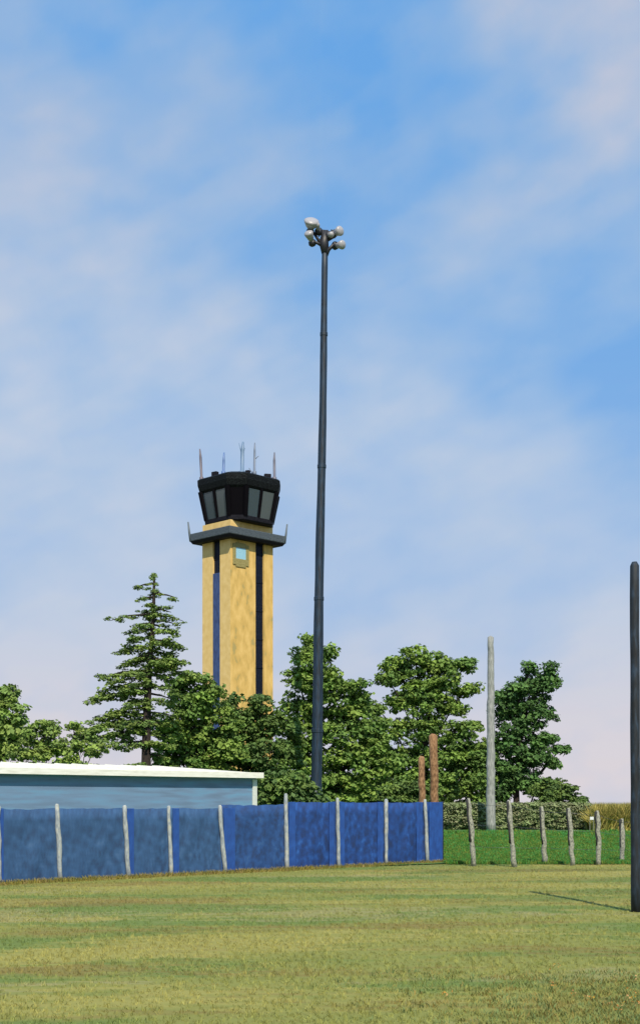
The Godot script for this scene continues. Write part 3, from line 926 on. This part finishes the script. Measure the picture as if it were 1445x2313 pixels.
# ---------------------------------------------------------------- floodlight mast
func build_mast() -> void:
	var d := 60.0
	var foot := at(712, 1815, d); foot.y = 0
	var t := thing("floodlight_mast", "very tall dark floodlight mast with a cluster of pale lamps on top", "floodlight", foot)
	var steel := mottled([s2l(13, 23, 34), s2l(23, 42, 60), s2l(30, 56, 80)], 81, 0.02, Vector3(1.2, 0.12, 1.2), 0.55)
	var rel := func(px: float, py: float, dz := 0.0) -> Vector3:
		return at(px, py, d) - foot + Vector3(0, 0, dz)
	var st := tool(true)
	var pts := []; var rad := []
	for k in 28:
		var f := k / 27.0
		var py := lerpf(1900.0, 556.0, f)
		pts.append(rel.call(lerpf(711.0, 734.0, f) + sin(f * 11.0) * 0.8, py))
		rad.append(lerpf(0.27, 0.135, f) * (1.0 + 0.03 * sin(f * 40.0)))
	pts.insert(0, Vector3(pts[0].x, 0, 0)); rad.insert(0, 0.28)
	tube(st, pts, rad, 12, 0.02)
	part("pole", st, steel, t)
	for k in [6, 12, 18, 24]:
		var js := tool()
		var jr: float = rad[k] + 0.02
		tube(js, [pts[k] - Vector3(0, 0.09, 0), pts[k] - Vector3(0, 0.07, 0), pts[k] + Vector3(0, 0.07, 0), pts[k] + Vector3(0, 0.09, 0)], [jr - 0.02, jr, jr, jr - 0.02], 12)
		part("joint_band", js, steel, t)
	var bp := tool(true)
	var pb: Vector3 = rel.call(712.0, 1800.0)
	tube(bp, [Vector3(pb.x, 0, 0), Vector3(pb.x, pb.y - 0.2, 0), pb + Vector3(0, 0.55, 0)], [0.40, 0.36, 0.27], 12, 0.02)
	part("base_sleeve", bp, steel, t)
	var dk := mottled([s2l(22, 24, 32), s2l(44, 46, 56)], 82, 0.03, Vector3(2, 2, 2), 0.5)
	var head := tool(true)
	tube(head, [rel.call(733.0, 572.0), rel.call(731.0, 550.0), rel.call(735.0, 522.0)], [0.17, 0.23, 0.15], 8, 0.08)
	tube(head, [rel.call(729.0, 560.0), rel.call(716.0, 540.0, 0.1), rel.call(706.0, 526.0, 0.1)], [0.10, 0.075, 0.06], 6, 0.1)
	tube(head, [rel.call(729.0, 556.0), rel.call(708.0, 549.0, 0.2)], [0.09, 0.06], 6, 0.1)
	tube(head, [rel.call(735.0, 580.0), rel.call(741.0, 566.0, 0.1), rel.call(753.0, 557.0, 0.2)], [0.09, 0.085, 0.07], 6, 0.1)
	tube(head, [rel.call(735.0, 545.0), rel.call(757.0, 535.0, 0.1)], [0.09, 0.06], 6, 0.1)
	part("lamp_arm", head, dk, t)
	var bar := tool()
	box(bar, rel.call(737.0, 527.0), Vector3(0.38, 0.07, 0.10), Basis(), 0.02)
	for x in [-0.34, -0.16, 0.04, 0.22, 0.36]:
		box(bar, rel.call(737.0, 530.0) + Vector3(x, 0.02 + 0.1 * absf(x), 0.05), Vector3(0.035, 0.16, 0.04), Basis(), 0.008)
	part("crossbar", bar, dk, t)
	var pale := mottled([s2l(140, 140, 148), s2l(178, 178, 182)], 83, 0.03, Vector3(1.5, 1.5, 1.5), 0.35)
	# [housing x, y, dish x, y, dish radius]
	for q in [[700.0, 525.0, 703.0, 509.0, 0.34], [705.0, 550.0, 697.0, 536.0, 0.21], [752.0, 530.0, 766.0, 530.0, 0.22], [756.0, 556.0, 771.0, 561.0, 0.20], [719.0, 524.0, 716.0, 517.0, 0.12], [741.0, 534.0, 747.0, 538.0, 0.13]]:
		var hp: Vector3 = rel.call(q[0], q[1], 0.05)
		var dp: Vector3 = rel.call(q[2], q[3], 0.38)
		var ax := (dp - hp).normalized()
		var side := ax.cross(Vector3(0, 0, 1)).normalized()
		var bs := Basis(side, ax, side.cross(ax))
		var hs := tool(true)
		lathe(hs, Transform3D(bs, hp), [[0.03, -0.14], [0.13, -0.12], [0.19, -0.02], [0.17, 0.08], [0.10, 0.14]], 12)
		var fl := part("floodlight", hs, dk, t)
		var ds := tool(true)
		var r: float = q[4]
		var l: float = hp.distance_to(dp)
		lathe(ds, Transform3D(bs, hp), [[0.10, 0.10], [r * 0.7, l * 0.55], [r, l], [r * 0.97, l + 0.05], [r * 0.7, l + 0.10], [0.02, l + 0.13]], 16)
		part("reflector", ds, pale, fl)

# ---------------------------------------------------------------- blue fence
func on_fence(px: float) -> Vector3:
	var k := (px - 722.0) / LENS
	var t := (k * 27.6 + 6.64) / (10.1 - k * 10.2)
	return Vector3(-6.64 + 10.1 * t, 0, -(27.6 + 10.2 * t))

func build_blue_fence() -> void:
	var a := on_fence(0.0)
	var t := thing("blue_fence", "blue screened fence with pale posts running across the field", "fence", on_fence(500.0))
	var o := t.position
	var u := Vector3(10.1, 0, -10.2).normalized()
	var n := Vector3(-u.z, 0, u.x)
	if n.z < 0: n = -n
	var dull := mottled([s2l(38, 62, 98), s2l(42, 76, 116), s2l(48, 86, 130), s2l(66, 100, 142)], 91, 0.02, Vector3(0.8, 0.3, 0.8), 0.8, 0.5, [0.15, 0.4, 0.65, 0.9])
	var mid := mottled([s2l(30, 54, 94), s2l(30, 66, 118), s2l(36, 78, 136), s2l(56, 92, 136)], 92, 0.02, Vector3(0.6, 0.35, 0.6), 0.8, 0.5, [0.15, 0.4, 0.7, 0.92])
	var royal := mottled([s2l(24, 48, 94), s2l(22, 58, 118), s2l(26, 72, 142), s2l(40, 92, 166)], 93, 0.02, Vector3(0.6, 0.3, 0.6), 0.8, 0.5, [0.15, 0.42, 0.7, 0.9])
	var hem := mottled([s2l(26, 66, 134), s2l(34, 84, 162)], 94, 0.02, Vector3(0.8, 0.3, 0.8), 0.8)
	var edges := [-150.0, -5.0, 130.0, 281.0, 380.0, 498.0, 641.0, 759.0, 867.0, 957.0, 997.0]
	var rip := noise(95, 1.4, 3)
	for k in edges.size() - 1:
		var p0 := on_fence(edges[k]) - o; var p1 := on_fence(edges[k + 1]) - o
		var h0 := 1.60 if k < 6 else 1.74
		if k == 5: h0 = 1.68
		var st := tool(true)
		var nu := 14; var nv := 6
		var g := []
		for side in 2:
			var rows := []
			for j in nv + 1:
				var row := []
				for i in nu + 1:
					var f := i / float(nu)
					var p := p0.lerp(p1, f)
					var y := 0.03 + (h0 - 0.03 + rip.get_noise_2d(p.x * 2.0 + 50.0, 3.0) * 0.03 - (0.02 * sin(f * PI))) * j / float(nv)
					var bulge := 0.055 * sin(f * PI) * rip.get_noise_2d(p.x * 1.5, y * 0.7 + k * 9.0) + 0.02 * rip.get_noise_2d(p.x * 6.0, y)
					row.append(p + Vector3(0, y, 0) + n * (bulge + (0.012 if side == 0 else -0.012)))
				rows.append(row)
			g.append(rows)
		for j in nv:
			for i in nu:
				quad(st, g[0][j][i], g[0][j][i + 1], g[0][j + 1][i + 1], g[0][j + 1][i])
				quad(st, g[1][j][i], g[1][j + 1][i], g[1][j + 1][i + 1], g[1][j][i + 1])
		for i in nu:
			quad(st, g[0][nv][i], g[0][nv][i + 1], g[1][nv][i + 1], g[1][nv][i])
		for e in [0, nu]:
			for j in nv:
				quad(st, g[0][j][e], g[0][j + 1][e], g[1][j + 1][e], g[1][j][e])
		part("panel", st, dull if k < 5 else (mid if k < 6 else royal), t)
	# brighter hems lapped over the panel joints: [from, to]
	for q in [[-5, 6], [285, 300], [388, 402], [503, 528], [650, 664], [741, 751], [764, 775], [850, 861], [938, 950], [966, 996]]:
		var p0 := on_fence(q[0]) - o; var p1 := on_fence(q[1]) - o
		var hh := 1.57 if q[1] < 600 else 1.72
		var hs := tool()
		box(hs, (p0 + p1) * 0.5 + n * 0.035 + Vector3(0, hh / 2 + 0.02, 0), Vector3(p0.distance_to(p1) / 2, hh / 2, 0.012), Basis(u, Vector3.UP, u.cross(Vector3.UP)), 0.004)
		part("hem", hs, hem, t)
	# posts: [top x, bottom x, rise above the screen]
	var pale := mottled([s2l(124, 134, 140), s2l(144, 154, 160), s2l(166, 174, 176), s2l(178, 178, 160)], 96, 0.02, Vector3(1.0, 0.5, 1.0), 0.8, 0.3)
	for q in [[-9, -5, 0.03], [125, 133, 0.06], [276, 286, 0.03], [376, 382, 0.02], [491, 504, 0.03], [640, 643, 0.18], [757, 760, 0.08], [866, 867, 0.05], [954, 960, 0.05]]:
		var b := on_fence(q[1]) - o + n * 0.075
		var tp := on_fence(q[0]) - o + n * 0.075
		var hh: float = (1.6 if q[1] < 600 else 1.74) + q[2]
		var pts := []; var rad := []
		for i in 8:
			var f := i / 7.0
			pts.append(b.lerp(tp, f) + Vector3(0, hh * f, 0) + u * rng.randf_range(-0.012, 0.012))
			rad.append(0.056 * rng.randf_range(0.82, 1.12) * (1.05 - 0.15 * f))
		pts.append(tp + Vector3(0, hh + 0.03, 0)); rad.append(0.03)
		var ps := tool(true)
		tube(ps, pts, rad, 8, 0.08)
		part("post", ps, pale, t)
	var ep := tool()
	box(ep, on_fence(997.5) - o + Vector3(0, 0.88, 0), Vector3(0.03, 0.88, 0.03), Basis(u, Vector3.UP, u.cross(Vector3.UP)), 0.006)
	part("end_post", ep, paint(s2l(24, 28, 40), 0.7), t)

# ---------------------------------------------------------------- wire fence on the right
func build_wire_fence() -> void:
	var t := thing("wire_fence", "wire fence on crooked weathered grey posts before the bright lawn", "fence", at(1160, 1815, 36.0) * Vector3(1, 0, 1))
	var o := t.position
	var grey := mottled([s2l(88, 90, 86), s2l(124, 127, 118), s2l(152, 154, 140), s2l(172, 172, 156)], 101, 0.03, Vector3(1.6, 0.8, 1.6), 0.9, 1.2)
	var post_shade := mottled([s2l(30, 32, 36), s2l(58, 60, 58)], 102, 0.03, Vector3(1.6, 0.8, 1.6), 0.9, 1.2)  # near-black tone for the painted shade on the posts
	var heads := []
	for q in [[1057, 1803, 1069, 1958], [1148, 1808, 1160, 1960], [1223, 1822, 1229, 1954], [1283, 1825, 1292, 1957], [1348, 1831, 1351, 1955], [1402, 1849, 1404, 1950], [1482, 1846, 1484, 1950]]:
		var d: float = EYE * LENS / (q[3] - 1815.0)
		var b := at(q[2], q[3], d); b.y = 0
		var tp := at(q[0], q[1], d)
		var pts := []; var rad := []
		for i in 9:
			var f := i / 8.0
			pts.append(b.lerp(tp, f) - o + Vector3(rng.randf_range(-0.018, 0.018), 0, rng.randf_range(-0.015, 0.015)))
			rad.append(0.072 * rng.randf_range(0.8, 1.15))
		rad[8] = 0.035
		var ps := tool(true)
		tube(ps, pts, rad, 8, 0.07)
		var post := part("post", ps, grey, t)
		# an added dark slab stands in for the shaded left side
		var shade_side := []; var br := []
		for i in range(3, 9):
			shade_side.append(pts[i] + Vector3(-0.045, -0.02, 0.02)); br.append(0.045 * rng.randf_range(0.6, 1.1))
		var bs := tool(true)
		tube(bs, shade_side, br, 6, 0.2)
		part("shade_side", bs, post_shade, post)
		heads.append([b - o, tp - o])
	for f in [0.3, 0.62, 0.92]:
		var ws := tool(true)
		for k in heads.size() - 1:
			var p: Vector3 = heads[k][0].lerp(heads[k][1], f); var q: Vector3 = heads[k + 1][0].lerp(heads[k + 1][1], f)
			tube(ws, [p + Vector3(0, 0, 0.06), (p + q) * 0.5 + Vector3(0, -0.02, 0.06), q + Vector3(0, 0, 0.06)], [0.004, 0.004, 0.004], 4)
		part("wire", ws, paint(s2l(120, 122, 120), 0.4, 0.8), t)

# ---------------------------------------------------------------- single posts and poles
func rough_pole(called: String, label: String, category: String, d: float, foot_px: float, top: Vector2, r0: float, r1: float, mat: Material, wob: float, group := "") -> Node3D:
	var b := at(foot_px, 1815, d); b.y = 0
	var t := thing(called, label, category, b, group)
	var e := at(top.x, top.y, d) - b
	var pts := []; var rad := []
	var n := maxi(8, int(e.y / 0.45))
	for i in n + 1:
		var f := i / float(n)
		pts.append(e * f + Vector3(rng.randf_range(-1, 1) * wob * r0, 0, rng.randf_range(-1, 1) * wob * r0))
		rad.append(lerpf(r0, r1, f) * (1.0 + rng.randf_range(-1, 1) * wob * 0.5))
	pts.append(e + Vector3(0, 0.06, 0)); rad.append(r1 * 0.55)
	var st := tool(true)
	tube(st, pts, rad, 10, wob * 0.3)
	part("shaft", st, mat, t)
	return t

func build_poles() -> void:
	var brown := mottled([s2l(86, 62, 42), s2l(136, 102, 70), s2l(168, 134, 100)], 111, 0.03, Vector3(1.2, 0.35, 1.2), 0.9, 1.5)
	rough_pole("wooden_post", "shorter of two brown wooden posts behind the blue fence corner", "post", 45.0, 953, Vector2(952, 1712), 0.125, 0.115, brown, 0.18)
	rough_pole("wooden_post", "taller of two brown wooden posts behind the blue fence corner", "post", 45.4, 981, Vector2(978, 1662), 0.165, 0.14, brown, 0.16)
	var pale := mottled([s2l(120, 124, 122), s2l(144, 148, 146), s2l(166, 168, 166)], 112, 0.02, Vector3(0.8, 0.2, 0.8), 0.85, 0.8)
	rough_pole("pale_pole", "pale grey pole standing before the hedge and the trees", "pole", 81.5, 1107, Vector2(1107, 1440), 0.30, 0.19, pale, 0.10)
	var tar := mottled([s2l(14, 19, 26), s2l(22, 33, 44), s2l(38, 56, 76)], 113, 0.02, Vector3(1.4, 0.25, 1.4), 0.7, 0.8)
	var p := rough_pole("dark_pole", "thick near-black pole in the grass at the right edge", "pole", 20.6, 1435, Vector2(1431, 1278), 0.079, 0.070, tar, 0.04)
	p.get_child(0).name = "shaft"
	# a small white marker board in the yellow grass
	var m := thing("marker_board", "tiny white marker board in the yellow grass", "marker", at(1335, 1815, 79.0) * Vector3(1, 0, 1))
	var st := tool()
	box(st, Vector3(0, 0.82, 0), Vector3(0.11, 0.09, 0.015), Basis(), 0.005)
	part("board", st, paint(s2l(214, 218, 222), 0.6), m)
	var lg := tool()
	for x in [-0.11, 0.11]:
		box(lg, Vector3(x, 0.4, -0.03), Vector3(0.015, 0.4, 0.014))
	part("leg", lg, paint(s2l(120, 120, 112), 0.8), m)
